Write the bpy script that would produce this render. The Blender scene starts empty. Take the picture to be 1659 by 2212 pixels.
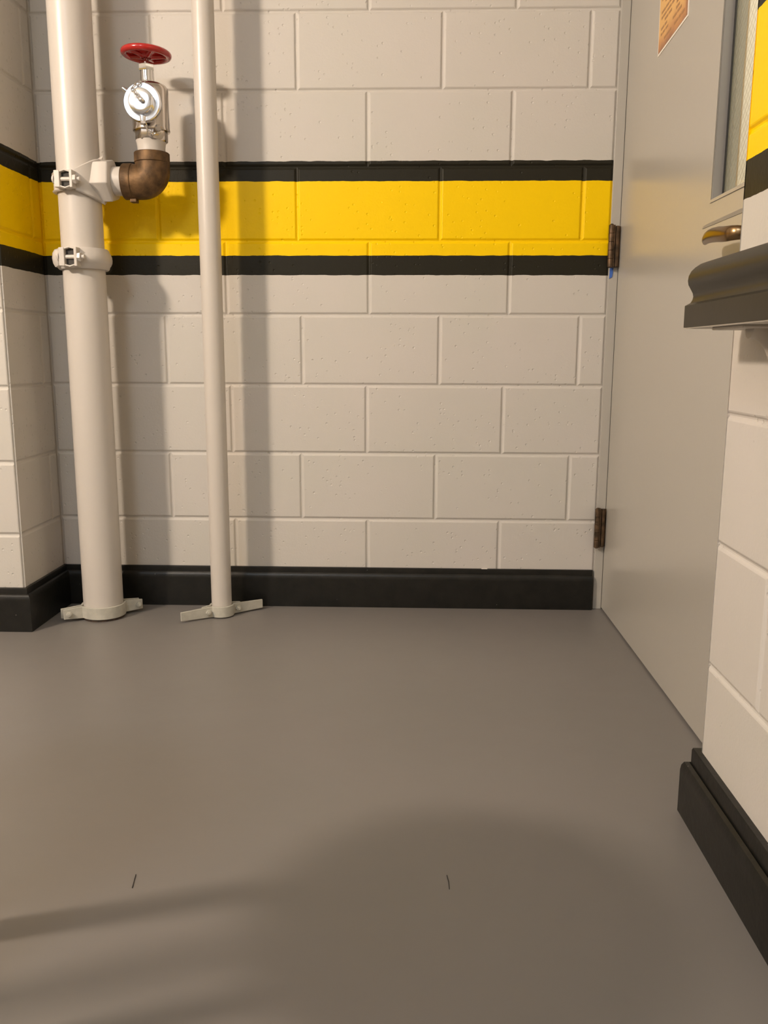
import bpy, bmesh, math, random
from mathutils import Vector, Matrix
random.seed(7)
PI = math.pi
sc = bpy.context.scene
C = sc.collection
V = Vector

# ------------------------------------------------------------------ helpers
def obj(name, bm, m, parent=None, origin=(0, 0, 0), sharp=38, bevel=0, label=None, flat=False):
    """link a bmesh (world coordinates) as one mesh object whose origin sits at `origin`"""
    bmesh.ops.remove_doubles(bm, verts=bm.verts, dist=1e-6)
    bmesh.ops.recalc_face_normals(bm, faces=bm.faces)
    for f in bm.faces: f.smooth = not flat
    for e in bm.edges:
        if len(e.link_faces) == 2:
            e.smooth = e.calc_face_angle(0) < math.radians(sharp)
        else: e.smooth = False
    po = Vector(parent['o']) if parent is not None and 'o' in parent else Vector((0, 0, 0))
    base = Vector(origin) if parent is None else po
    bmesh.ops.translate(bm, verts=bm.verts, vec=-base)
    me = bpy.data.meshes.new(name); bm.to_mesh(me); bm.free()
    for mm in (m if isinstance(m, (list, tuple)) else [m]): me.materials.append(mm)
    o = bpy.data.objects.new(name, me); C.objects.link(o)
    if parent is None: o.location = base
    else:
        o.parent = parent
    o['o'] = tuple(base)
    if bevel:
        b = o.modifiers.new('bevel', 'BEVEL'); b.width = bevel; b.segments = 2
        b.limit_method = 'ANGLE'; b.angle_limit = math.radians(40); b.harden_normals = True
    if label: o['label'] = label
    return o
def thing(name, label, cat, loc, group=None):
    o = bpy.data.objects.new(name, None); C.objects.link(o); o.location = loc
    o.empty_display_size = .05
    o['label'] = label; o['category'] = cat; o['o'] = tuple(loc)
    if group: o['group'] = group
    return o
def struct(name, bm, m, parent=None, **k):
    o = obj(name, bm, m, parent, **k)
    if parent is None: o['kind'] = 'structure'
    return o
def nb(): return bmesh.new()
def box(bm, x0, x1, y0, y1, z0, z1, M=None, mi=0):
    vs = [bm.verts.new((x, y, z)) for x in (x0, x1) for y in (y0, y1) for z in (z0, z1)]
    for q in ((0, 1, 3, 2), (4, 6, 7, 5), (0, 4, 5, 1), (2, 3, 7, 6), (0, 2, 6, 4), (1, 5, 7, 3)):
        f = bm.faces.new([vs[i] for i in q]); f.material_index = mi
    if M is not None: bmesh.ops.transform(bm, matrix=M, verts=vs)
    return vs
def frame_of(d):
    d = Vector(d).normalized()
    a = Vector((0, 0, 1)) if abs(d.z) < .9 else Vector((1, 0, 0))
    u = d.cross(a).normalized(); v = d.cross(u).normalized()
    return d, u, v
def rings(bm, pts, closed_caps=True, closed=False):
    """pts: list of rings (list of coordinate tuples) -> skin"""
    R = [[bm.verts.new(p) for p in r] for r in pts]
    n = len(R[0]); L = len(R)
    for i in range(L if closed else L - 1):
        a, b = R[i], R[(i + 1) % L]
        for j in range(n):
            bm.faces.new((a[j], a[(j + 1) % n], b[(j + 1) % n], b[j]))
    if closed_caps and not closed:
        bm.faces.new(R[0][::-1]); bm.faces.new(R[-1])
    return R
def lathe(bm, c, d, prof, n=40, a0=0.0, sx=1.0):
    """prof: list of (along, radius) around axis d through c"""
    d, u, v = frame_of(d); c = Vector(c)
    rr = []
    for t, r in prof:
        rr.append([c + d * t + (u * math.cos(a0 + 2 * PI * k / n) + v * math.sin(a0 + 2 * PI * k / n)) * max(r, 1e-5) for k in range(n)])
    rings(bm, rr)
def cyl(bm, a, b, r, n=32, a0=0.0):
    a = Vector(a); b = Vector(b)
    lathe(bm, a, b - a, [(0, r), ((b - a).length, r)], n, a0)
def tube(bm, path, r, n=16, closed=False, flat=None):
    """sweep circle (or ellipse flat=(ru,rv)) along path"""
    P = [Vector(p) for p in path]; L = len(P); rr = []
    up = None
    for i in range(L):
        if closed: t = (P[(i + 1) % L] - P[i - 1]).normalized()
        else: t = (P[min(i + 1, L - 1)] - P[max(i - 1, 0)]).normalized()
        if up is None: _, u, v = frame_of(t)
        else:
            u = (up - t * up.dot(t)).normalized(); v = t.cross(u)
        up = u
        ri = r[i] if isinstance(r, (list, tuple)) else r
        rr.append([P[i] + u * math.cos(2 * PI * k / n) * ri + v * math.sin(2 * PI * k / n) * ri for k in range(n)])
    rings(bm, rr, closed=closed)
def prism(bm, prof, axis, a, b, place):
    """extrude closed 2-D profile from a to b; place(u,v,t)->xyz"""
    A = [bm.verts.new(place(u, v, a)) for u, v in prof]; B = [bm.verts.new(place(u, v, b)) for u, v in prof]
    n = len(prof)
    for i in range(n): bm.faces.new((A[i], A[(i + 1) % n], B[(i + 1) % n], B[i]))
    bm.faces.new(A[::-1]); bm.faces.new(B)
def band(bm, cx, cy, r0, r1, z0, z1, a0, a1, n=40, zf=None):
    """curved strap, azimuth measured from -y towards +x; zf(a)->(z0,z1)"""
    rr = []
    for i in range(n + 1):
        a = a0 + (a1 - a0) * i / n
        s, c = math.sin(a), -math.cos(a)
        if zf: z0, z1 = zf(a)
        e = min(.0025, (r1 - r0) * .35)
        rr.append([(cx + s * r, cy + c * r, z) for r, z in ((r0, z0), (r1 - e, z0), (r1, z0 + e), (r1, z1 - e), (r1 - e, z1), (r0, z1))])
    rings(bm, rr)

# ------------------------------------------------------------------ materials
def mat(name, col, rough=.5, metal=0, noise=.0, nscale=20, bump=0, bscale=60, coat=0, spec=.5, pits=0, var=None, clear=0):
    m = bpy.data.materials.new(name); m.use_nodes = True
    N = m.node_tree.nodes; K = m.node_tree.links; b = N['Principled BSDF']
    b.inputs['Base Color'].default_value = (*col, 1); b.inputs['Roughness'].default_value = rough
    b.inputs['Metallic'].default_value = metal; b.inputs['Specular IOR Level'].default_value = spec
    b.inputs['Coat Weight'].default_value = coat
    tc = N.new('ShaderNodeTexCoord')
    if noise or var:
        n = N.new('ShaderNodeTexNoise'); n.inputs['Scale'].default_value = nscale; n.inputs['Detail'].default_value = 5
        K.new(tc.outputs['Object'], n.inputs['Vector'])
        r = N.new('ShaderNodeValToRGB'); K.new(n.outputs['Fac'], r.inputs['Fac'])
        c2 = var if var else tuple(max(0, c * (1 - noise)) for c in col)
        r.color_ramp.elements[0].position = .35; r.color_ramp.elements[1].position = .65
        r.color_ramp.elements[0].color = (*c2, 1); r.color_ramp.elements[1].color = (*col, 1)
        K.new(r.outputs['Color'], b.inputs['Base Color'])
    if bump:
        n2 = N.new('ShaderNodeTexNoise'); n2.inputs['Scale'].default_value = bscale; n2.inputs['Detail'].default_value = 4
        K.new(tc.outputs['Object'], n2.inputs['Vector'])
        bp = N.new('ShaderNodeBump'); bp.inputs['Strength'].default_value = bump; bp.inputs['Distance'].default_value = .002
        K.new(n2.outputs['Fac'], bp.inputs['Height']); K.new(bp.outputs['Normal'], b.inputs['Normal'])
    return m

WHITE = (.70, .645, .60)
def wall_mat():
    """painted concrete block: off-white with a black-yellow-black painted band at fixed heights"""
    m = bpy.data.materials.new('painted_block'); m.use_nodes = True
    N = m.node_tree.nodes; K = m.node_tree.links; b = N['Principled BSDF']
    g = N.new('ShaderNodeNewGeometry')
    sp = N.new('ShaderNodeSeparateXYZ'); K.new(g.outputs['Position'], sp.inputs[0])
    n = N.new('ShaderNodeTexNoise'); n.inputs['Scale'].default_value = 22; n.inputs['Detail'].default_value = 6
    K.new(g.outputs['Position'], n.inputs['Vector'])
    w = N.new('ShaderNodeMath'); w.operation = 'MULTIPLY_ADD'; w.inputs[1].default_value = .006; w.inputs[2].default_value = -.003
    K.new(n.outputs['Fac'], w.inputs[0])
    z = N.new('ShaderNodeMath'); z.operation = 'ADD'; K.new(sp.outputs['Z'], z.inputs[0]); K.new(w.outputs[0], z.inputs[1])
    mr = N.new('ShaderNodeMapRange'); mr.inputs['From Min'].default_value = 0; mr.inputs['From Max'].default_value = 2
    K.new(z.outputs[0], mr.inputs['Value'])
    # white paint, very slightly uneven
    n3 = N.new('ShaderNodeTexNoise'); n3.inputs['Scale'].default_value = 3.5; n3.inputs['Detail'].default_value = 4
    K.new(g.outputs['Position'], n3.inputs['Vector'])
    wr = N.new('ShaderNodeValToRGB'); K.new(n3.outputs['Fac'], wr.inputs['Fac'])
    wr.color_ramp.elements[0].position = .3; wr.color_ramp.elements[1].position = .7
    wr.color_ramp.elements[0].color = (.590, .566, .515, 1); wr.color_ramp.elements[1].color = (.618, .578, .540, 1)
    def ramp(stops):
        r = N.new('ShaderNodeValToRGB'); r.color_ramp.interpolation = 'CONSTANT'
        el = r.color_ramp.elements
        el[0].position = 0; el[0].color = stops[0][1]
        el[1].position = stops[1][0] / 2; el[1].color = stops[1][1]
        for p, c in stops[2:]:
            e = el.new(p / 2); e.color = c
        K.new(mr.outputs[0], r.inputs['Fac']); return r
    blk = (.022, .020, .013, 1); yel = (.97, .640, .0002, 1)
    cr = ramp([(0, blk), (.9885, blk), (1.0455, yel), (1.244, blk), (1.298, blk)])
    mk = ramp([(0, (0, 0, 0, 1)), (.9885, (1, 1, 1, 1)), (1.298, (0, 0, 0, 1))])
    mx = N.new('ShaderNodeMix'); mx.data_type = 'RGBA'
    K.new(mk.outputs['Color'], mx.inputs['Factor']); K.new(wr.outputs['Color'], mx.inputs['A']); K.new(cr.outputs['Color'], mx.inputs['B'])
    K.new(mx.outputs['Result'], b.inputs['Base Color'])
    ro = N.new('ShaderNodeMapRange'); ro.inputs['To Min'].default_value = .5; ro.inputs['To Max'].default_value = .42
    K.new(mk.outputs['Color'], ro.inputs['Value']); K.new(ro.outputs[0], b.inputs['Roughness'])
    spm = N.new('ShaderNodeMapRange'); spm.inputs['To Min'].default_value = .32; spm.inputs['To Max'].default_value = .16
    K.new(mk.outputs['Color'], spm.inputs['Value']); K.new(spm.outputs[0], b.inputs['Specular IOR Level'])
    # surface: fine grain, soft undulation, scattered pits
    f1 = N.new('ShaderNodeTexNoise'); f1.inputs['Scale'].default_value = 170; f1.inputs['Detail'].default_value = 5
    K.new(g.outputs['Position'], f1.inputs['Vector'])
    f2 = N.new('ShaderNodeTexNoise'); f2.inputs['Scale'].default_value = 30; f2.inputs['Detail'].default_value = 3
    K.new(g.outputs['Position'], f2.inputs['Vector'])
    vo = N.new('ShaderNodeTexVoronoi'); vo.inputs['Scale'].default_value = 74; K.new(g.outputs['Position'], vo.inputs['Vector'])
    # distance below threshold AND random cell value high -> pit
    pd = N.new('ShaderNodeMapRange'); pd.inputs['From Min'].default_value = .10; pd.inputs['From Max'].default_value = .26
    pd.inputs['To Min'].default_value = 1; pd.inputs['To Max'].default_value = 0; K.new(vo.outputs['Distance'], pd.inputs['Value'])
    sr = N.new('ShaderNodeSeparateColor'); K.new(vo.outputs['Color'], sr.inputs[0])
    gt = N.new('ShaderNodeMath'); gt.operation = 'GREATER_THAN'; 
    nc = N.new('ShaderNodeTexNoise'); nc.inputs['Scale'].default_value = 5; nc.inputs['Detail'].default_value = 3; K.new(g.outputs['Position'], nc.inputs['Vector'])
    th = N.new('ShaderNodeMapRange'); th.inputs['From Min'].default_value = .38; th.inputs['From Max'].default_value = .62; th.inputs['To Min'].default_value = .96; th.inputs['To Max'].default_value = .55
    K.new(nc.outputs['Fac'], th.inputs['Value']); K.new(sr.outputs[0], gt.inputs[0]); K.new(th.outputs[0], gt.inputs[1])
    pm = N.new('ShaderNodeMath'); pm.operation = 'MULTIPLY'; K.new(pd.outputs[0], pm.inputs[0]); K.new(gt.outputs[0], pm.inputs[1])
    a = N.new('ShaderNodeMath'); a.operation = 'MULTIPLY_ADD'; a.inputs[1].default_value = .30; K.new(f1.outputs['Fac'], a.inputs[0])
    m2 = N.new('ShaderNodeMath'); m2.operation = 'MULTIPLY'; m2.inputs[1].default_value = .5; K.new(f2.outputs['Fac'], m2.inputs[0])
    K.new(m2.outputs[0], a.inputs[2])
    s = N.new('ShaderNodeMath'); s.operation = 'MULTIPLY_ADD'; s.inputs[1].default_value = -.9; K.new(pm.outputs[0], s.inputs[0]); K.new(a.outputs[0], s.inputs[2])
    bp = N.new('ShaderNodeBump'); bp.inputs['Strength'].default_value = .6; bp.inputs['Distance'].default_value = .0022
    K.new(s.outputs[0], bp.inputs['Height']); K.new(bp.outputs['Normal'], b.inputs['Normal'])
    return m
M_wall = wall_mat()
M_pipe = mat('painted_pipe', (.60, .555, .505), .33, bump=.12, bscale=90, spec=.5)
M_clampp = mat('painted_clamp', (.54, .52, .45), .42, bump=.25, bscale=120, noise=.12, nscale=60)
M_base = mat('black_vinyl_paint', (.0062, .0062, .0048), .38, spec=.4, bump=.25, bscale=70, var=(.012, .011, .009), nscale=30)
M_door = mat('grey_door_enamel', (.445, .42, .375), .26, bump=.05, bscale=140, spec=.6)
M_rail = mat('dark_grey_rail_paint', (.034, .029, .020), .40, bump=.06, bscale=60, noise=.08, spec=.2)
M_cream = mat('cream_bracket_paint', (.46, .42, .36), .38, bump=.1)
M_brass = mat('aged_brass', (.195, .112, .050), .55, metal=.6, var=(.085, .050, .024), nscale=38, bump=.3, bscale=150)
M_hinge = mat('tarnished_bronze', (.17, .105, .06), .48, metal=.7, var=(.06, .042, .026), nscale=60, bump=.2)
M_lever = mat('polished_bronze', (.24, .155, .078), .26, metal=1)
M_chrome = mat('chrome', (.80, .79, .78), .10, metal=1, bump=.02)
M_satin = mat('nickel_plate', (.62, .57, .52), .2, metal=1, bump=.05, bscale=40)
M_cap = mat('chromed_cap', (.86, .88, .92), .16, metal=1)
M_red = mat('red_enamel', (.42, .012, .010), .2, spec=.6, coat=.4)
M_tape = mat('blue_tape', (.05, .14, .50), .7)
M_paperw = mat('paper_white', (.85, .80, .74), .6)
M_frame = mat('grey_frame_enamel', (.46, .435, .39), .34, bump=.05)
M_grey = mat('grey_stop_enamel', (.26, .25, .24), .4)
M_gasket = mat('black_gasket', (.02, .02, .02), .6)
M_hall = mat('hall_wall_tan', (.86, .63, .34), .6)
M_hallw = mat('hall_white', (.8, .76, .7), .6)
M_ceil = mat('ceiling_white', (.72, .70, .66), .8)
M_wire = mat('dull_wire', (.36, .30, .22), .6)
M_dark = mat('gasket_recess_shade', (.04, .035, .03), .7)
M_rust = mat('rusty_edge', (.075, .045, .028), .8, bump=.4, var=(.03, .02, .015), nscale=90)
M_steel = mat('grey_caster_paint', (.35, .35, .36), .4)

def add_specks(m, col, scale, thr):
    N = m.node_tree.nodes; K = m.node_tree.links; b = N['Principled BSDF']
    g = N.new('ShaderNodeNewGeometry'); vo = N.new('ShaderNodeTexVoronoi'); vo.inputs['Scale'].default_value = scale; K.new(g.outputs['Position'], vo.inputs['Vector'])
    n = N.new('ShaderNodeTexNoise'); n.inputs['Scale'].default_value = 120; K.new(g.outputs['Position'], n.inputs['Vector'])
    d = N.new('ShaderNodeMath'); d.operation = 'MULTIPLY_ADD'; d.inputs[1].default_value = .22; K.new(n.outputs['Fac'], d.inputs[0]); K.new(vo.outputs['Distance'], d.inputs[2])
    l = N.new('ShaderNodeMath'); l.operation = 'LESS_THAN'; l.inputs[1].default_value = .19; K.new(d.outputs[0], l.inputs[0])
    sc_ = N.new('ShaderNodeSeparateColor'); K.new(vo.outputs['Color'], sc_.inputs[0])
    gt = N.new('ShaderNodeMath'); gt.operation = 'GREATER_THAN'; gt.inputs[1].default_value = thr; K.new(sc_.outputs[0], gt.inputs[0])
    ml = N.new('ShaderNodeMath'); ml.operation = 'MULTIPLY'; K.new(l.outputs[0], ml.inputs[0]); K.new(gt.outputs[0], ml.inputs[1])
    mx = N.new('ShaderNodeMix'); mx.data_type = 'RGBA'; src = b.inputs['Base Color'].links[0].from_socket
    K.new(ml.outputs[0], mx.inputs['Factor']); K.new(src, mx.inputs['A']); mx.inputs['B'].default_value = (*col, 1)
    K.new(mx.outputs['Result'], b.inputs['Base Color'])
add_specks(M_base, (.12, .11, .095), 55, .86)
add_specks(M_clampp, (.22, .18, .12), 70, .86)

def floor_mat():
    m = bpy.data.materials.new('grey_floor_paint'); m.use_nodes = True
    N = m.node_tree.nodes; K = m.node_tree.links; b = N['Principled BSDF']
    g = N.new('ShaderNodeNewGeometry')
    n = N.new('ShaderNodeTexNoise'); n.inputs['Scale'].default_value = 2.2; n.inputs['Detail'].default_value = 4; K.new(g.outputs['Position'], n.inputs['Vector'])
    r = N.new('ShaderNodeValToRGB'); K.new(n.outputs['Fac'], r.inputs['Fac'])
    r.color_ramp.elements[0].position = .3; r.color_ramp.elements[1].position = .72
    r.color_ramp.elements[0].color = (.190, .178, .166, 1); r.color_ramp.elements[1].color = (.204, .187, .176, 1)
    K.new(r.outputs['Color'], b.inputs['Base Color'])
    n2 = N.new('ShaderNodeTexNoise'); n2.inputs['Scale'].default_value = 9; n2.inputs['Detail'].default_value = 6; K.new(g.outputs['Position'], n2.inputs['Vector'])
    mr = N.new('ShaderNodeMapRange'); mr.inputs['To Min'].default_value = .34; mr.inputs['To Max'].default_value = .46; K.new(n2.outputs['Fac'], mr.inputs['Value']); K.new(mr.outputs[0], b.inputs['Roughness'])
    n3 = N.new('ShaderNodeTexNoise'); n3.inputs['Scale'].default_value = 14; n3.inputs['Detail'].default_value = 5; K.new(g.outputs['Position'], n3.inputs['Vector'])
    bp = N.new('ShaderNodeBump'); bp.inputs['Strength'].default_value = .12; bp.inputs['Distance'].default_value = .004
    K.new(n3.outputs['Fac'], bp.inputs['Height']); K.new(bp.outputs['Normal'], b.inputs['Normal'])
    return m
M_floor = floor_mat()

# ------------------------------------------------------------------ block walls
def block_wall(bm, rects, place, depth=.0044, half=.0076):
    """rects (u0,u1,v0,v1,e) in wall coordinates; place(u,v,d) -> xyz, d is out of the wall"""
    for u0, u1, v0, v1 in rects:
        loops = []
        for ins, d in ((0, -depth), (half * .35, -depth * .85), (half * .75, -depth * .22), (half * 1.05, 0)):
            iu = min(ins, (u1 - u0) * .4); iv = min(ins, (v1 - v0) * .4)
            loops.append([bm.verts.new(place(a, b, d)) for a, b in ((u0 + iu, v0 + iv), (u1 - iu, v0 + iv), (u1 - iu, v1 - iv), (u0 + iu, v1 - iv))])
        for A, B in zip(loops, loops[1:]):
            for j in range(4): bm.faces.new((A[j], A[(j + 1) % 4], B[(j + 1) % 4], B[j]))
        bm.faces.new(loops[-1])
ZB = [-.1344, .069, .273, .474, .677, .880, 1.087, 1.289, 1.491, 1.694, 1.897, 2.10, 2.303, 2.506, 2.709]
def rects_for(umin, umax, heads, zb=ZB, zmax=2.7):
    out = []
    for k in range(len(zb) - 1):
        v0, v1 = max(zb[k], 0), min(zb[k + 1], zmax)
        if v1 - v0 < .01: continue
        hs = [h for h in heads(k) if umin + .03 < h < umax - .03]
        us = [umin] + sorted(hs) + [umax]
        for a, b in zip(us, us[1:]): out.append((a, b, v0, v1))
    return out
measured = {1: [.2004, .6003], 2: [-.3964, .0011, .4045, .8038], 3: [-.6080, -.2057, .1979, .6011], 4: [-.3933, .0083, .4111, .8164],
            5: [-.6120, -.2101, .2049, .6092], 6: [-.4028, -.0007, .4072, .8096], 7: [-.6060, -.2050, .2010, .6060], 8: [-.4010, .0037, .4093, .8139], 9: [-.2, .2049, .6096]}
def back_heads(k):
    if k in measured:
        m0 = list(measured[k]); 
        while m0[0] > -.70: m0.insert(0, m0[0] - .4040)
        return m0
    return [(-.4 if k % 2 == 0 else -.2) + .4064 * i for i in range(-2, 5)]
XL, XR = -.744, .818      # faces of the left pier and of the near right wall
YL, YR = -.275, -1.212    # their corners
XW = .8925                # where the back wall meets the door frame

bm = nb(); block_wall(bm, rects_for(XL, XW, back_heads), lambda u, v, d: (u, -d, v))
box(bm, XL - .2, XW, .0045, .2, 0, 2.7)
struct('wall_back', bm, M_wall, flat=True)
# left pier: side face towards the pipes, front face towards the camera
bm = nb()
hl = lambda k: [.4064 * i + (.2032 if k % 2 else 0) for i in range(-9, 2)]
block_wall(bm, rects_for(YL, 0, lambda k: [-.0593] if k % 2 == 0 else []), lambda u, v, d: (XL + d, u, v))
block_wall(bm, rects_for(-2.62, XL, lambda k: [XL - .4064 * i - (.2032 if k % 2 else 0) for i in range(1, 6)]), lambda u, v, d: (u, YL - d, v))
box(bm, -2.62, XL - .0045, YL + .0045, .1, 0, 2.7)
struct('wall_left', bm, M_wall, flat=True)
# near right wall, its free end faces the door
bm = nb()
block_wall(bm, rects_for(-4.0, YR, lambda k: [YR - (.2032 if k % 2 == 0 else 0) - .4064 * i for i in range(0, 8)]), lambda u, v, d: (XR - d, u, v))
block_wall(bm, rects_for(XR, 1.02, lambda k: []), lambda u, v, d: (u, YR + d, v))
box(bm, XR + .0045, 1.02, -4.0, YR - .0045, 0, 2.7)
struct('wall_right', bm, M_wall, flat=True)
bm = nb(); box(bm, -2.62, 1.02, -4.15, -4.0, 0, 2.7); struct('wall_rear', bm, M_wall)
bm = nb(); box(bm, -2.75, -2.60, -4.1, -.2, 0, 2.7); struct('wall_far_left', bm, M_wall)
bm = nb(); box(bm, -2.8, 2.6, -4.2, 1.0, -.08, 0); struct('floor', bm, M_floor)
bm = nb(); box(bm, -2.8, 2.6, -4.2, 1.0, 2.7, 2.78); struct('ceiling', bm, M_ceil)

# ------------------------------------------------------------------ baseboards
def bb_prof(t=.021, zf=.106, h=.123):
    return [(0, 0), (t, 0), (t, zf - .018), (t - .0012, zf - .009), (t - .0045, zf - .002), (t * .56, zf + .001), (t * .50, zf - .004), (t * .46, zf + .001),
            (t * .46, h - .004), (t * .40, h), (0, h)]
bm = nb(); prism(bm, bb_prof(.017), 0, XL, .8865, lambda u, v, t: (t, -u, v)); struct('baseboard_back', bm, M_base, sharp=30)
bm = nb()
pr = bb_prof(.021)
rr = []
for px, py, dx, dy in ((XL, .0, 1, 0), (XL, YL, 1, -1), (-2.6, YL, 0, -1)):
    rr.append([(px + dx * u, py + dy * u, v) for u, v in pr])
rings(bm, rr); struct('baseboard_left', bm, M_base, sharp=30)
bm = nb()
pr = bb_prof(.024, .093, .121)
rr = []
for px, py, dx, dy in ((.99, YR, 0, 1), (XR, YR, -1, 1), (XR, -4.0, -1, 0)):
    rr.append([(px + dx * u, py + dy * u, v) for u, v in pr])
rings(bm, rr); struct('baseboard_right', bm, M_base, sharp=30)

# ------------------------------------------------------------------ door, frame, hall behind
bm = nb()
box(bm, XW - .001, .9176, -.0035, .10, 0, 2.16)               # hinge-side jamb
struct('trim_1', bm, M_frame, bevel=.0015)
bm = nb()
box(bm, .905, 1.02, -1.213, -1.088, 0, 2.16)               # strike jamb, mostly behind the wall end
box(bm, .905, 1.02, -1.213, .02, 2.115, 2.7)
struct('trim_2', bm, M_frame, bevel=.002)
DX = .918; DT = .044; DY0, DY1 = -.0042, -1.083
WY0, WY1, WZ0, WZ1 = -.770, -.962, 1.068, 1.92
bm = nb()
# leaf with an opening: a grid of slabs around the window
box(bm, DX, DX + DT, DY1, DY0, .006, WZ0)
box(bm, DX, DX + DT, DY1, DY0, WZ1, 2.11)
box(bm, DX, DX + DT, WY0, DY0, WZ0, WZ1)
box(bm, DX, DX + DT, DY1, WY1, WZ0, WZ1)
door = struct('door_1', bm, M_door)
bm = nb()
g = .006
for a, b, c, d in ((WY0, WY0 + g, WZ0 - g, WZ1 + g), (WY1 - g, WY1, WZ0 - g, WZ1 + g), (WY1, WY0, WZ0 - g, WZ0), (WY1, WY0, WZ1, WZ1 + g)):
    box(bm, DX - .0022, DX + .001, a, b, c, d)
obj('window_frame', bm, M_door, door, bevel=.0008)
bm = nb()
for a, b, c, d in ((WY0 - .0015, WY0 - .0001, WZ0, WZ1), (WY1 + .0001, WY1 + .0015, WZ0, WZ1), (WY1, WY0, WZ0 + .0001, WZ0 + .0015)):
    box(bm, DX + .0005, DX + .020, a, b, c, d)
obj('glazing_stop', bm, M_grey, door, label='grey recessed glazing stop')
bm = nb()
for a, b, c, d in ((WY0 - .006, WY0 - .0016, WZ0, WZ1), (WY1 + .0016, WY1 + .005, WZ0, WZ1)):
    box(bm, DX + .0185, DX + .0212, a, b, c, d)
obj('gasket', bm, M_gasket, door)
def glass_mat():
    m = bpy.data.materials.new('window_glass'); m.use_nodes = True
    N = m.node_tree.nodes; K = m.node_tree.links; N.remove(N['Principled BSDF'])
    tr = N.new('ShaderNodeBsdfTransparent'); tr.inputs[0].default_value = (.93, .95, .92, 1)
    gl = N.new('ShaderNodeBsdfGlossy'); gl.inputs['Roughness'].default_value = .03
    mx = N.new('ShaderNodeMixShader'); mx.inputs[0].default_value = .07; K.new(tr.outputs[0], mx.inputs[1]); K.new(gl.outputs[0], mx.inputs[2])
    K.new(mx.outputs[0], N['Material Output'].inputs[0]); return m
bm = nb(); box(bm, DX + .0215, DX + .0265, WY1, WY0, WZ0, WZ1)
pane = obj('pane', bm, glass_mat(), door, label='wired glass pane')
bm = nb()
k = WZ0 - .2
while k < WZ1:
    for s in (1, -1):
        ya, yb = WY0, WY1; za = k if s > 0 else k + (WY0 - WY1); zb = k + (WY0 - WY1) if s > 0 else k
        # clip to opening
        pts = []
        for t in (0, 1):
            pts.append([ya + (yb - ya) * t, za + (zb - za) * t])
        t0, t1 = 0.0, 1.0; dz = zb - za
        for lim, up in ((WZ0, 0), (WZ1, 1)):
            t = (lim - za) / dz
            if (dz > 0) == (up == 0): t0 = max(t0, t)
            else: t1 = min(t1, t)
        if t1 > t0:
            P = [(DX + .0240, ya + (yb - ya) * t, za + dz * t) for t in (t0, t1)]
            tube(bm, P, .0002, 4)
    k += .0165
obj('wire_mesh', bm, M_wire, pane, label='diagonal wire mesh inside the glass')
# faint horizontal strip above the lever
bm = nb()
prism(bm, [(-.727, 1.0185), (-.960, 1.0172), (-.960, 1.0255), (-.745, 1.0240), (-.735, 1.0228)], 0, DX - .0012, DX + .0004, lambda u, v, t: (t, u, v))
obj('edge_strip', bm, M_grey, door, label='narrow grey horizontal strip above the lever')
# lever handle
bm = nb()
lathe(bm, (DX, -1.043, .974), (-1, 0, 0), [(0, .033), (.006, .033), (.010, .028), (.012, .012), (.020, .0115)], 40)
lev = obj('door_handle', bm, M_lever, door, label='curved bronze lever handle')
bm = nb()
rr = []
cen = [(.9030, -1.0430, .9700, .0105), (.8860, -1.0430, .9700, .0112), (.8760, -1.0400, .9700, .0120), (.8690, -1.0330, .9702, .0126), (.8655, -1.0220, .9705, .0130), (.8640, -1.0050, .9720, .0132),
       (.8635, -.9800, .9750, .0132), (.8645, -.9500, .9775, .0128), (.8665, -.9250, .9785, .0122), (.8695, -.9030, .9785, .0112), (.8735, -.8860, .9780, .0098), (.8775, -.8760, .9775, .0080), (.8800, -.8715, .9770, .0045)]
Pc = [V(c[:3]) for c in cen]
for i, c in enumerate(Pc):
    tt = (Pc[min(i + 1, len(Pc) - 1)] - Pc[max(0, i - 1)]).normalized(); sd = tt.cross(V((0, 0, 1))).normalized(); hz = cen[i][3]
    rr.append([c + sd * (min(.0062, hz * .7) * math.cos(2 * PI * k / 24)) + V((0, 0, 1)) * hz * math.sin(2 * PI * k / 24) for k in range(24)])
rings(bm, rr)
obj('lever', bm, M_lever, lev)

def hinge(z0, z1):
    bm = nb()
    h = (z1 - z0) / 5
    for i in range(5):
        a = z0 + i * h
        lathe(bm, (.8905, -.021, a), (0, 0, 1), [(0.0002, .0068), (.0008, .0078), (h - .0008, .0078), (h - .0002, .0068)], 20)
    lathe(bm, (.8905, -.021, z0 - .002), (0, 0, 1), [(0, .004), (.002, .0062), (z1 - z0 + .002, .0062), (z1 - z0 + .005, .003)], 16)
    hg = struct('hinge', bm, M_hinge, door)
    bm = nb()
    box(bm, .8965, .9010, -.024, -.0034, z0, z1)
    obj('hinge_leaf', bm, M_hinge, hg, bevel=.0008)
    bm = nb()
    box(bm, .9035, .9120, -.0215, -.0040, z0 + .001, z1 - .002)
    box(bm, .9035, .9190, -.0100, -.0040, z0 + .001, z1 - .002)
    obj('hinge_leaf', bm, M_hinge, hg, bevel=.0008)
hinge(1.0125, 1.1275); hinge(.197, .3155)

# blue tape under the upper hinge
bm = nb()
vs = [(.8935, -.0052, .982), (.9015, -.0052, .9865), (.9045, -.0052, 1.0118), (.8945, -.0052, 1.0118)]
vb = [(x, -.0036, z) for x, y, z in vs]
A = [bm.verts.new(p) for p in vs]; B = [bm.verts.new(p) for p in vb]
bm.faces.new(A); bm.faces.new(B[::-1])
for i in range(4): bm.faces.new((A[i], A[(i + 1) % 4], B[(i + 1) % 4], B[i]))
t = obj('masking_tape', bm, M_tape, origin=(.899, -.0044, .985))
t['label'] = 'small torn scrap of blue masking tape below the upper door hinge'; t['category'] = 'tape'

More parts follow.
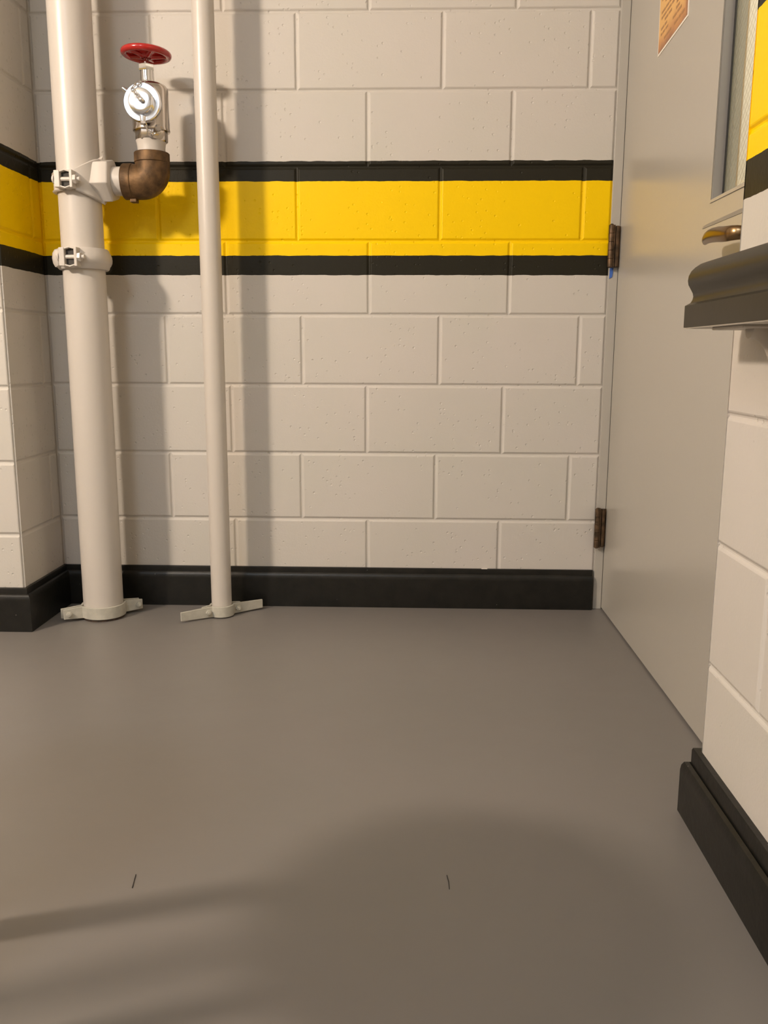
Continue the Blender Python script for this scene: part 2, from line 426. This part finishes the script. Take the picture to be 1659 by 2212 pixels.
# notice on the door: sheet with orange print
def print_mat():
    m = bpy.data.materials.new('orange_print'); m.use_nodes = True
    N = m.node_tree.nodes; K = m.node_tree.links; b = N['Principled BSDF']; b.inputs['Roughness'].default_value = .35
    tc = N.new('ShaderNodeTexCoord'); sp = N.new('ShaderNodeSeparateXYZ'); K.new(tc.outputs['Object'], sp.inputs[0])
    n = N.new('ShaderNodeTexNoise'); n.inputs['Scale'].default_value = 13; n.inputs['Detail'].default_value = 4; K.new(tc.outputs['Object'], n.inputs['Vector'])
    ad = N.new('ShaderNodeMath'); ad.operation = 'MULTIPLY_ADD'; ad.inputs[1].default_value = .09; ad.inputs[2].default_value = -.045; K.new(n.outputs['Fac'], ad.inputs[0])
    # edges of the sheet are printed darker: distance from the lower edge and from the near edge
    z = N.new('ShaderNodeMath'); z.operation = 'ADD'; K.new(sp.outputs['Z'], z.inputs[0]); K.new(ad.outputs[0], z.inputs[1])
    r = N.new('ShaderNodeMapRange'); r.inputs['From Min'].default_value = -.005; r.inputs['From Max'].default_value = .055; K.new(z.outputs[0], r.inputs['Value'])
    y = N.new('ShaderNodeMath'); y.operation = 'ADD'; K.new(sp.outputs['Y'], y.inputs[0]); K.new(ad.outputs[0], y.inputs[1])
    r2 = N.new('ShaderNodeMapRange'); r2.inputs['From Min'].default_value = -.115; r2.inputs['From Max'].default_value = -.070; K.new(y.outputs[0], r2.inputs['Value'])
    mn = N.new('ShaderNodeMath'); mn.operation = 'MINIMUM'; K.new(r.outputs[0], mn.inputs[0]); K.new(r2.outputs[0], mn.inputs[1])
    cr = N.new('ShaderNodeValToRGB'); K.new(mn.outputs[0], cr.inputs['Fac'])
    cr.color_ramp.elements[0].color = (.27, .105, .040, 1); cr.color_ramp.elements[1].color = (.78, .46, .14, 1)
    e = cr.color_ramp.elements.new(.45); e.color = (.55, .25, .075, 1)
    K.new(cr.outputs['Color'], b.inputs['Base Color']); return m
SY0, SY1, SZ0, SZ1 = -.309, -.538, 1.478, 1.758
cy, cz = (SY0 + SY1) / 2, SZ0
tilt = Matrix.Translation((0, cy, cz)) @ Matrix.Rotation(math.radians(-2.6), 4, 'X') @ Matrix.Translation((0, -cy, -cz))
nt = thing('notice', 'orange printed notice sheet with white border stuck on the grey door', 'sign', (DX, cy, cz))
bm = nb(); box(bm, DX - .0012, DX + .0002, SY1, SY0, SZ0, SZ1, tilt); obj('sheet', bm, M_paperw, nt, label='white paper border')
bm = nb(); box(bm, DX - .0018, DX - .0011, SY1 + .005, SY0 - .005, SZ0 + .005, SZ1 - .005, tilt); obj('print', bm, print_mat(), nt, label='orange printed area')
M_ink = mat('brown_ink', (.40, .205, .080), .5)
bm = nb(); rnd = random.Random(3)
z = SZ0 + .021
row = 0
while z < SZ1 - .02:
    y = SY0 - (.022 if row % 3 else .05)
    while y > SY1 + .04:
        L = rnd.uniform(.010, .034)
        if rnd.random() < .85: box(bm, DX - .0021, DX - .0017, max(y - L, SY1 + .02), y, z, z + .0058, tilt)
        y -= L + rnd.uniform(.0025, .005)
    z += .0122 if row % 5 else .017
    row += 1
obj('printed_lines', bm, M_ink, nt, label='lines of small illegible brown print')

# room behind the door, seen through the wired glass
bm = nb()
box(bm, 1.02, 2.5, .0, .12, 0, 2.7)
struct('wall_hall', bm, M_hall)
bm = nb(); box(bm, 1.2315, 1.42, -.012, -.0005, 0, 2.7); struct('trim_3', bm, M_hallw, bevel=.003)
bm = nb(); box(bm, 2.5, 2.6, -4.1, .2, 0, 2.7); box(bm, 1.02, 2.5, -4.1, -4.0, 0, 2.7); struct('wall_hall_side', bm, M_hallw)

# ------------------------------------------------------------------ handrail on the near right wall
YE = -1.283
cx = .7575
half = [(.0350, .8062), (.0350, .8365), (.0275, .8405), (.0248, .8450), (.0240, .8495), (.0250, .8540), (.0285, .8600), (.0318, .8655), (.0330, .8715), (.0322, .8780),
        (.0290, .8845), (.0235, .8900), (.0160, .8950), (.0080, .8978)]
prof = [(cx - a, b) for a, b in half] + [(cx, .8986)] + [(cx + a, b) for a, b in half[::-1]]
hr = thing('handrail', 'dark grey moulded handrail fixed along the near right block wall', 'handrail', (cx, YE, .806))
bm = nb(); prism(bm, prof, 0, YE, -3.0, lambda u, v, t: (u, t, v)); obj('rail', bm, M_rail, hr, sharp=28)
bm = nb(); box(bm, cx - .0335, cx + .0335, -2.99, YE - .0015, .8045, .8063); obj('underside_plate', bm, M_cream, hr, label='pale underside plate of the rail')
for by in (-1.430, -2.70):
    bm = nb()
    box(bm, cx - .020, cx + .020, by - .040, by + .072, .8005, .8046)
    br = obj('bracket', bm, M_cream, hr, bevel=.0015, label='cream painted wall bracket')
    bm = nb()
    path = []
    for i in range(13):
        t = i / 12
        a = t * PI / 2
        path.append((cx + .004 + .044 * math.sin(a) * 1.0, by, .803 - .066 * (1 - math.cos(a))))
    path.append((cx + .052, by, .728))
    tube(bm, path, [.0150, .0148, .0145, .0142] + [.0138] * (len(path) - 4), 20)
    obj('bracket_arm', bm, M_cream, br)
    bm = nb(); lathe(bm, (XR, by, .722), (-1, 0, 0), [(0, .034), (.006, .034), (.010, .028), (.012, .012)], 36); obj('wall_plate', bm, M_cream, br)

# ------------------------------------------------------------------ big standpipe
PX, PY, PR = -.5745, -.141, .0565
sp_ = thing('standpipe', 'thick off-white standpipe rising from floor left of the thinner pipe', 'pipe', (PX, PY, 0))
bm = nb(); lathe(bm, (PX, PY, .004), (0, 0, 1), [(0, PR), (1.018, PR), (2.69, PR)], 72); obj('pipe', bm, M_pipe, sp_)
bm = nb(); lathe(bm, (PX, PY, 0), (0, 0, 1), [(0, PR + .003), (.006, PR + .0025), (.009, PR)], 60); obj('floor_sleeve', bm, M_rust, sp_, label='rusty sleeve edge at the floor')

def ax(a, r, z): return (PX + math.sin(a) * r, PY - math.cos(a) * r, z)
AZ = math.radians(-4)         # direction the bolt gap faces, from -y towards +x
def lug_pair(parent, zc, name_ok=True, hz=.0235):
    """bolt pad with its window, bolt and nut, tangent to the pipe at azimuth AZ"""
    M = Matrix.Translation((PX, PY, zc)) @ Matrix.Rotation(AZ, 4, 'Z')
    bm = nb()
    yo, yi = -.0885, -.0555
    hw = .013                               # half width of the window
    box(bm, -hw - .016, -hw, yo, yi, -hz + .004, hz - .004, M)           # thick lug
    box(bm, hw, hw + .0085, yo, yi, -hz + .003, hz - .003, M)      # thin lug
    # curved rims closing the window above and below
    for s in (1, -1):
        rr = []
        for i in range(9):
            t = -1 + 2 * i / 8
            x = t * (hw + .001); zz = s * (hz - .0055 - .004 * abs(t)) 
            rr.append([M @ V((x, y, zz + dz)) for y, dz in ((yo + .001, 0), (yo + .001, s * .0045), (yi, s * .0045), (yi, 0))])
        rings(bm, rr)
    obj('bolt_pad', bm, M_pipe, parent, bevel=.0022)
    bm = nb(); box(bm, -hw + .0002, hw - .0002, -.0766, yi, -hz + .0075, hz - .0075, M); obj('gasket', bm, M_dark, parent, label='dark rubber gasket and shade in the bolt gap')  # dark gasket box also paints the shade inside the gap
    bm = nb(); cyl(bm, M @ V((-hw - .022, -.0790, 0)), M @ V((hw + .026, -.0790, 0)), .0055, 20)
    bo = obj('bolt', bm, M_pipe, parent)
    bm = nb(); lathe(bm, M @ V((hw + .0085, -.0790, 0)), M.to_3x3() @ V((1, 0, 0)), [(0, .0112), (.001, .0122), (.0085, .0122), (.0095, .0105)], 6, a0=.3); obj('nut', bm, M_pipe, bo)
    bm = nb(); lathe(bm, M @ V((-hw - .016, -.0790, 0)), M.to_3x3() @ V((-1, 0, 0)), [(0, .0125), (.004, .012), (.008, .006)], 20); obj('bolt_head', bm, M_pipe, bo)

# lower grooved coupling
zc = 1.020
bm = nb()
lathe(bm, (PX, PY, zc), (0, 0, 1), [(-.0275, .0568), (-.0275, .0645), (-.0245, .0672), (-.0185, .0690), (-.0145, .0722), (-.008, .0752), (0, .0760), (.008, .0752), (.0145, .0725), (.0190, .0700), (.0245, .0680), (.0275, .0655), (.0275, .0568)], 72)
cp = obj('coupling', bm, M_pipe, sp_, label='painted grooved coupling around the pipe')
lug_pair(cp, zc, hz=.0280)
bm = nb()
rr = []
for i in range(13):                       # rounded back lug on the left flank
    a = AZ + math.radians(-62 + 34 * i / 12); b = max(.02, math.sin(PI * i / 12)) ** .35
    rr.append([ax(a, r, zc + z) for r, z in ((.068, -.0262 * b), (.070 + .007 * b, -.0235 * b), (.071 + .011 * b, -.014 * b), (.071 + .013 * b, 0), (.071 + .011 * b, .014 * b), (.070 + .007 * b, .0225 * b), (.068, .0255 * b))])
rings(bm, rr); obj('housing_lug', bm, M_pipe, cp)

# mechanical tee with its strap
zt = 1.2165
bm = nb()
band(bm, PX, PY, .0573, .0655, zt - .0235, zt + .0235, AZ + math.radians(195), AZ + math.radians(348), 48)
tee = obj('branch_tee', bm, M_pipe, sp_, label='painted branch tee strapped around the pipe')
bm = nb()
for s in (-1, 1): band(bm, PX, PY, .0573, .0690, zt + s * .0222 - .0028, zt + s * .0222 + .0028, AZ + math.radians(200), AZ + math.radians(345), 48)
obj('strap_rib', bm, M_pipe, tee)
lug_pair(tee, zt, hz=.0255)
zh = 1.2250                                    # branch axis height
bm = nb()
def sadz(a):
    t = math.cos(a - PI / 2) if abs(a - PI / 2) < PI / 2 else 0
    h = .0235 + .033 * max(0, t) ** 1.3
    zz = zt + (zh - zt) * max(0, t)
    return zz - h, zz + h
band(bm, PX, PY, .0573, .0690, 0, 0, AZ + math.radians(16), math.radians(172), 56, zf=sadz)
obj('saddle', bm, M_pipe, tee)
bm = nb()
lathe(bm, (PX + .034, PY, zh), (1, 0, .03), [(0, .0500), (.014, .0545), (.020, .0590), (.056, .0590), (.0600, .0575), (.0640, .0490), (.0640, .0400)], 6, a0=math.radians(15))
obj('hex_hub', bm, M_pipe, tee, bevel=.003)
for s in (1, -1):                               # gusset rib running up / down from the hub to the saddle
    bm = nb()
    rr = []
    for i in range(8):
        t = i / 7
        x = PX + .022 + .050 * t; hgt = .030 + .030 * t
        zz = zh + s * hgt
        rr.append([(x, PY - .030 + .018 * t, zz - s * .014), (x, PY - .036 + .020 * t, zz - s * .004), (x, PY - .030 + .02 * t, zz + s * .003), (x, PY - .010, zz), (x, PY - .010, zz - s * .014)])
    rings(bm, rr)
    obj('gusset', bm, M_pipe, tee)
bm = nb(); lathe(bm, (PX + .090, PY, zh), (1, 0, 0), [(0, .0375), (.045, .0375)], 44); obj('nipple', bm, M_pipe, sp_)

# ------------------------------------------------------------------ brass elbow and hose valve (one assembly screwed on the branch)
EX, EY, EZ = -.3725, PY, zh - .001
hv = thing('hose_valve', 'chrome angle hose valve with red handwheel on a brass elbow', 'valve', (EX, EY, EZ - .05))
bm = nb()
R = .031
path = [(EX - .060, EY, EZ)]
for i in range(15):
    a = PI / 2 * i / 14
    path.append((EX - R + R * math.sin(a), EY, EZ + R - R * math.cos(a)))
path.append((EX, EY, EZ + .058))
P = [V(p) for p in path]; rr = []
for i, p in enumerate(P):
    tt = (P[min(i + 1, len(P) - 1)] - P[max(0, i - 1)]).normalized(); n_ = V((tt.z, 0, -tt.x))     # n_ points to the outside of the bend
    r0 = .0448
    rr.append([p + n_ * math.cos(2 * PI * k / 40) * (r0 + (.0018 if math.cos(2 * PI * k / 40) > 0 else 0) * math.cos(2 * PI * k / 40)) + V((0, 1, 0)) * math.sin(2 * PI * k / 40) * r0 for k in range(40)])
rings(bm, rr)
el = obj('elbow', bm, M_brass, hv, label='brown tarnished brass elbow')
bm = nb()
lathe(bm, (EX - .078, EY, EZ), (1, 0, 0), [(0, .0380), (0, .0450), (.002, .0468), (.025, .0468), (.027, .0452), (.0275, .0400)], 56)
lathe(bm, (EX, EY, EZ + .046), (0, 0, 1), [(0, .0400), (.0005, .0452), (.002, .0468), (.025, .0468), (.027, .0450), (.027, .0360)], 56)
obj('elbow_collar', bm, M_brass, el)
bm = nb(); box(bm, EX - .062, EX - .044, EY - .012, EY + .012, EZ - .0545, EZ - .040); obj('casting_lug', bm, M_brass, el, bevel=.002)
bm = nb(); lathe(bm, (EX, EY, EZ + .066), (0, 0, 1), [(0, .0362), (.020, .0365), (.030, .0380), (.037, .0400)], 52); obj('riser_nipple', bm, M_pipe, hv, label='white painted nipple')
bz = EZ + .100
bm = nb()
lathe(bm, (EX + .002, EY, bz), (0, 0, 1), [(0, .0400), (.003, .0425), (.026, .0425), (.027, .0400)], 8, a0=PI / 8)
lathe(bm, (EX + .002, EY, bz + .025), (0, 0, 1), [(0, .0440), (.001, .0482), (.004, .0490), (.008, .0478), (.100, .0478), (.110, .0465), (.1155, .0425), (.120, .0340), (.122, .0230)], 60)
vb_ = obj('valve_body', bm, M_satin, hv)
bm = nb()
lathe(bm, (EX + .002, EY, 1.405), (0, -1, 0), [(.030, .0330), (.062, .0330), (.064, .0365), (.070, .0365)], 48)
lathe(bm, (EX + .030, EY - .036, 1.352), (.35, -1, -.3), [(0, .009), (.012, .009), (.014, .006), (.020, .006)], 16)
obj('outlet', bm, M_satin, vb_)
bm = nb()
lathe(bm, (EX - .003, EY, bz + .140), (0, 0, 1), [(0, .0235), (.006, .0190), (.012, .0185), (.040, .0180)], 40)
obj('bonnet', bm, M_chrome, hv)
bm = nb(); lathe(bm, (EX - .004, EY, bz + .176), (0, 0, 1), [(0, .0200), (.002, .0214), (.016, .0214), (.018, .0195)], 6, a0=.2); obj('packing_nut', bm, M_chrome, hv)
bm = nb(); cyl(bm, (EX - .004, EY, bz + .192), (EX - .004, EY, bz + .224), .0075, 20); obj('stem', bm, M_chrome, hv)
# handwheel
wc = V((EX - .0035, EY, 1.5435))
T = Matrix.Translation(wc) @ Matrix.Rotation(math.radians(2.2), 4, 'Y')
def wl(pr, n, bm):
    lathe(bm, (0, 0, 0), (0, 0, 1), pr, n)
bm = nb()
rr = []
for k in range(72):
    a = 2 * PI * k / 72
    r0 = .0570; q = .0088
    rr.append([T @ V(((r0 + q * math.cos(b)) * math.cos(a), (r0 + q * math.cos(b)) * math.sin(a), q * .95 * math.sin(b))) for b in [2 * PI * j / 16 for j in range(16)]])
rings(bm, rr, closed=True)
wh = obj('handwheel', bm, M_red, hv, label='glossy red round handwheel')
bm = nb()
wl([(-.0065, .011), (-.0100, .0135), (-.0100, .0160), (-.004, .0180), (.000, .030), (.0005, .0500), (.004, .0500), (.0055, .028), (.008, .017), (.008, .004)], 60, bm)
bmesh.ops.transform(bm, matrix=T, verts=bm.verts)
obj('wheel_web', bm, M_red, wh)
for k in range(5):
    bm = nb()
    a = 2 * PI * k / 5 + .25
    pts = [T @ V((r * math.cos(a), r * math.sin(a), z)) for r, z in ((.012, -.0045), (.024, -.0040), (.040, -.0022), (.053, -.001))]
    tube(bm, pts, [.0075, .0062, .0055, .0055], 14)
    obj('spoke', bm, M_red, wh)
# cap
cc = V((EX + .002, EY, 1.405))
bm = nb()
lathe(bm, cc, (0, -1, 0), [(.058, .0370), (.058, .0470), (.060, .0485), (.068, .0488), (.0745, .0478), (.0772, .0462), (.0768, .0380), (.0762, .0335), (.0860, .0325), (.0895, .0312), (.0908, .0285), (.0918, .0200), (.0924, .0100), (.0926, .002)], 72)
cap = obj('hose_cap', bm, M_cap, hv, label='round polished hose cap')
def pin(parent, ang, r0, r1, rad, y=.070, nm='cap_lug'):
    bm = nb(); d = V((math.sin(ang), 0, math.cos(ang)))
    p0 = cc + d * r0 + V((0, -y, 0))
    lathe(bm, p0, d + V((0, -.25, 0)), [(0, rad * 1.25), ((r1 - r0) * .7, rad), (r1 - r0, rad * .8)], 16)
    obj(nm, bm, M_cap, parent)
pin(cap, math.radians(-55), .043, .061, .0052)
pin(cap, math.radians(178), .0365, .050, .0075, .0745)
bm = nb()
lathe(bm, cc + V((.006, -.094, -.001)), (0, -1, 0), [(0, .0055), (.004, .005), (.006, .0065), (.010, .0062), (.012, .003)], 20)
kn = obj('cap_knob', bm, M_chrome, cap)
def link(bm, c, d, nrm, L=.0075, W=.0042, r=.0013):
    d = V(d).normalized(); nrm = V(nrm); u = d.cross(nrm).normalized()
    pts = [V(c) + d * L * math.cos(t) + u * W * math.sin(t) for t in [2 * PI * i / 16 for i in range(16)]]
    tube(bm, pts, r, 8, closed=True)
def chain(pts, parent):
    for i in range(len(pts) - 1):
        a, b = V(pts[i]), V(pts[i + 1]); bm = nb()
        n0 = V((0, 1, 0)) if i % 2 == 0 else (b - a).cross(V((0, 1, 0))).normalized()
        link(bm, (a + b) / 2, b - a, n0, (b - a).length * .68); obj('chain_link', bm, M_chrome, parent)
a0 = cc + V((.004, -.102, .002))
chain([a0, a0 + V((-.0075, .001, .0085)), a0 + V((-.016, .003, .016)), a0 + V((-.022, .008, .026)), a0 + V((-.014, .014, .037)), a0 + V((-.004, .022, .044)), a0 + V((.004, .034, .050))], cap)
b0 = cc + V((-.003, -.068, -.047))
chain([b0, b0 + V((.008, .004, -.008)), b0 + V((.010, .010, -.019)), b0 + V((.016, .018, -.027)), b0 + V((.026, .024, -.020))], cap)

# ------------------------------------------------------------------ small pipe
QX, QY, QR = -.2275, -.1180, .0295
qp = thing('vertical_pipe', 'thinner off-white vertical pipe standing right of the valve', 'pipe', (QX, QY, 0))
bm = nb(); lathe(bm, (QX, QY, .003), (0, 0, 1), [(0, QR), (2.69, QR)], 56); obj('pipe', bm, M_pipe, qp)

# ------------------------------------------------------------------ riser clamps on the floor
def riser_clamp(cx_, cy_, r, ang, half_f, half_b, z0, z1, boltx, name, label, th=.0058, tail=0, sag=0):
    """two strap halves bolted through their ears; ang: direction of ears in plan"""
    c = thing(name, label, 'clamp', (cx_, cy_, 0), )
    u = V((math.cos(ang), math.sin(ang), 0)); n = V((u.y, -u.x, 0))        # n towards the camera side
    cen = V((cx_, cy_, 0))
    gap = .0048
    for s, L in ((1, half_f), (-1, half_b)):
        # centre line of the strap in (u,n) coordinates
        rc = r + th / 2 + .0006
        fil = .010
        h0 = gap + th / 2
        # the arc starts where the circle (radius rc) is h0 + fil off the centre line
        a0 = math.asin(min(.95, (h0 + fil * .6) / rc))
        pts = [(-L[0], h0)]
        xa = rc * math.cos(a0)
        pts.append((-(xa + fil * 1.1), h0))
        pts.append((-(xa + fil * .35), h0 + fil * .14))
        for i in range(25):
            a = PI - a0 - (PI - 2 * a0) * i / 24
            pts.append((rc * math.cos(a), rc * math.sin(a)))
        pts.append((xa + fil * .35, h0 + fil * .14)); pts.append((xa + fil * 1.1, h0)); pts.append((L[1], h0))
        P2 = [V((p[0], p[1])) for p in pts]
        bm = nb(); rr = []
        for i, p in enumerate(P2):
            t = (P2[min(i + 1, len(P2) - 1)] - P2[max(i - 1, 0)]).normalized(); nn = V((-t.y, t.x))
            q0 = p - nn * th / 2; q1 = p + nn * th / 2
            dz = 0
            if i in (0, len(P2) - 1): dz = .003
            ring = []
            for q, z in ((q0, z0 + dz), (q1, z0 + dz), (q1, z1 - dz), (q0, z1 - dz)):
                w = cen + u * q.x + n * (q.y * s); ring.append((w.x, w.y, z))
            rr.append(ring)
        rings(bm, rr)
        obj('clamp_half', bm, M_clampp, c, bevel=.0012)
    zb = (z0 + z1) / 2
    for bx in boltx:
        p = cen + u * bx
        bm = nb(); cyl(bm, p + n * (gap + th + .011) + V((0, 0, zb)), p - n * (gap + th + .008) + V((0, 0, zb)), .0038, 16)
        b = obj('bolt', bm, M_clampp, c)
        bm = nb(); lathe(bm, p + n * (gap + th) + V((0, 0, zb)), n, [(0, .0080), (.001, .0086), (.0058, .0086), (.0066, .0075)], 6); obj('nut', bm, M_clampp, b)
    return c
riser_clamp(PX, PY, PR, math.radians(33), (.116, .112), (.120, .106), .007, .042, (-.101, .100), 'riser_clamp', 'cream steel riser clamp around foot of the thick standpipe')
riser_clamp(QX, QY, QR, math.radians(35), (.130, .128), (.060, .062), .003, .035, (-.047, .047), 'riser_clamp', 'long-eared cream riser clamp around foot of the thinner pipe')

# ------------------------------------------------------------------ small litter
for pts, lb in (([(-.0735, -1.408, .0008), (-.0712, -1.4229, .0008), (-.0685, -1.4405, .0008)], 'thin dark hair lying on the floor at the left'),
                ([(.3915, -1.3925, .0008), (.3936, -1.4088, .0008), (.3938, -1.4262, .0008)], 'thin dark hair lying on the floor right of centre')):
    bm = nb(); tube(bm, pts, .0006, 6)
    h = obj('hair', bm, M_gasket, origin=pts[1]); h['label'] = lb; h['category'] = 'debris'
bm = nb(); box(bm, .549, .567, -.0075, -.0010, .1230, .1242)
h = obj('paint_flake', bm, M_paperw, origin=(.558, -.004, .123)); h['label'] = 'tiny pale paint flake lying on top edge of back baseboard'; h['category'] = 'debris'

# ------------------------------------------------------------------ invented seat and legs outside the left edge, added to throw the floor shadow
sc0 = V((-.40, -1.80, 0))
st = thing('stool', 'added grey metal stool with round seat beyond the left edge of view', 'stool', tuple(sc0))  # invented stool, added to throw the floor shadow
bm = nb(); lathe(bm, sc0 + V((0, 0, .72)), (0, 0, 1), [(0, .17), (.002, .195), (.02, .20), (.028, .195), (.030, .15), (.030, .001)], 48); obj('added_seat', bm, M_steel, st)
for dx, dy in ((.125, .243), (.155, .005), (-.22, -.04)):
    bm = nb(); tube(bm, [sc0 + V((dx * .7, dy * .55, .72)), sc0 + V((dx, dy, .0))], [.020, .024], 16); obj('added_leg', bm, M_steel, st)

# ------------------------------------------------------------------ lamps and added fill lights
def emis(name, col, s):
    m = bpy.data.materials.new(name); m.use_nodes = True; b = m.node_tree.nodes['Principled BSDF']
    b.inputs['Base Color'].default_value = (.8, .8, .8, 1); b.inputs['Emission Color'].default_value = (*col, 1); b.inputs['Emission Strength'].default_value = s
    return m
LX, LY, LZ = -2.16, -2.36, 2.24
wl_ = thing('wall_lamp', 'warm wall lamp high on the far left wall', 'lamp', (-2.6, LY, LZ))
bm = nb(); box(bm, -2.60, LX - .07, LY - .26, LY + .26, LZ - .05, LZ + .14); obj('housing', bm, M_ceil, wl_, bevel=.004)
bm = nb(); box(bm, LX - .07, LX - .015, LY - .24, LY + .24, LZ - .045, LZ + .12); obj('diffuser', bm, emis('warm_diffuser', (1, .74, .48), 3), wl_, bevel=.004)
def area(name, loc, target, sx, sy, power, col, parent=None):
    l = bpy.data.lights.new(name, 'AREA'); l.shape = 'RECTANGLE'; l.size = sx; l.size_y = sy; l.energy = power; l.color = col
    o = bpy.data.objects.new(name, l); C.objects.link(o); o.location = loc
    o.rotation_euler = (Vector(target) - Vector(loc)).to_track_quat('-Z', 'Y').to_euler()
    return o
area('warm_lamp_light', (LX, LY, LZ + .02), (0, -.4, 1.75), 0.40, .17, 119, (1, .828, .665))
# unseen frosted window added in the rear wall as a cool glow for reflections
bm = nb()
for a, b, c, d in ((-2.35, -2.28, 1.25, 2.66), (-.82, -.75, 1.25, 2.66), (-2.35, -.75, 1.25, 1.32), (-2.35, -.75, 2.60, 2.66)): box(bm, a, b, -4.0, -3.96, c, d)
wn = struct('added_window', bm, M_frame)
bm = nb(); box(bm, -2.28, -.82, -3.995, -3.985, 1.32, 2.60); obj('pane', bm, emis('added_cool_glow', (.66, .82, 1), .66), wn)  # glowing pane of the added unseen window
cl = thing('fill_panel', 'flat white fill panel added on the ceiling behind the camera', 'lamp', (-.75, -3.2, 2.7))  # unseen panel added as cool fill, not a known fixture
bm = nb(); box(bm, -1.07, -.43, -3.52, -2.88, 2.65, 2.70); obj('housing', bm, M_ceil, cl, bevel=.004)  # housing of the added fill panel
bm = nb(); box(bm, -1.04, -.46, -3.49, -2.91, 2.635, 2.65); obj('diffuser', bm, emis('fill_diffuser', (.84, .92, 1), 5), cl)
area('cool_fill_light', (-.75, -3.2, 2.625), (-.75, -2.3, 0), 0.55, .55, 25, (.84, .92, 1))
area('hall_lamp_light', (1.75, -1.2, 2.6), (1.3, -.2, .9), .8, .8, 38, (1, .86, .68))

w = bpy.data.worlds.new('World'); sc.world = w; w.use_nodes = True
w.node_tree.nodes['Background'].inputs[0].default_value = (.02, .02, .02, 1)

# ------------------------------------------------------------------ camera (fitted to the block courses)
f_px, pitch, yaw, roll = 1850.0, .18200015, -.03237478, .00317986
cp_, sp2 = math.cos(pitch), math.sin(pitch)
fw = V((math.sin(yaw) * cp_, math.cos(yaw) * cp_, -sp2))
r_ = fw.cross(V((0, 0, 1))).normalized(); u_ = r_.cross(fw)
r2 = r_ * math.cos(roll) + u_ * math.sin(roll); u2 = -r_ * math.sin(roll) + u_ * math.cos(roll)
cam = bpy.data.cameras.new('camera'); co = bpy.data.objects.new('camera', cam); C.objects.link(co)
M = Matrix((r2, u2, -fw)).transposed().to_4x4(); M.translation = V((.33332898, -2.55706344, .76700885))
co.matrix_world = M
cam.sensor_fit = 'VERTICAL'; cam.sensor_height = 24; cam.lens = f_px * 24 / 2212; cam.clip_start = .02
sc.camera = co
for o in bpy.data.objects:
    if 'o' in o: del o['o']
sc.view_settings.view_transform = 'Standard'; sc.view_settings.look = 'None'; sc.view_settings.gamma = 1; sc.view_settings.exposure = 0.25
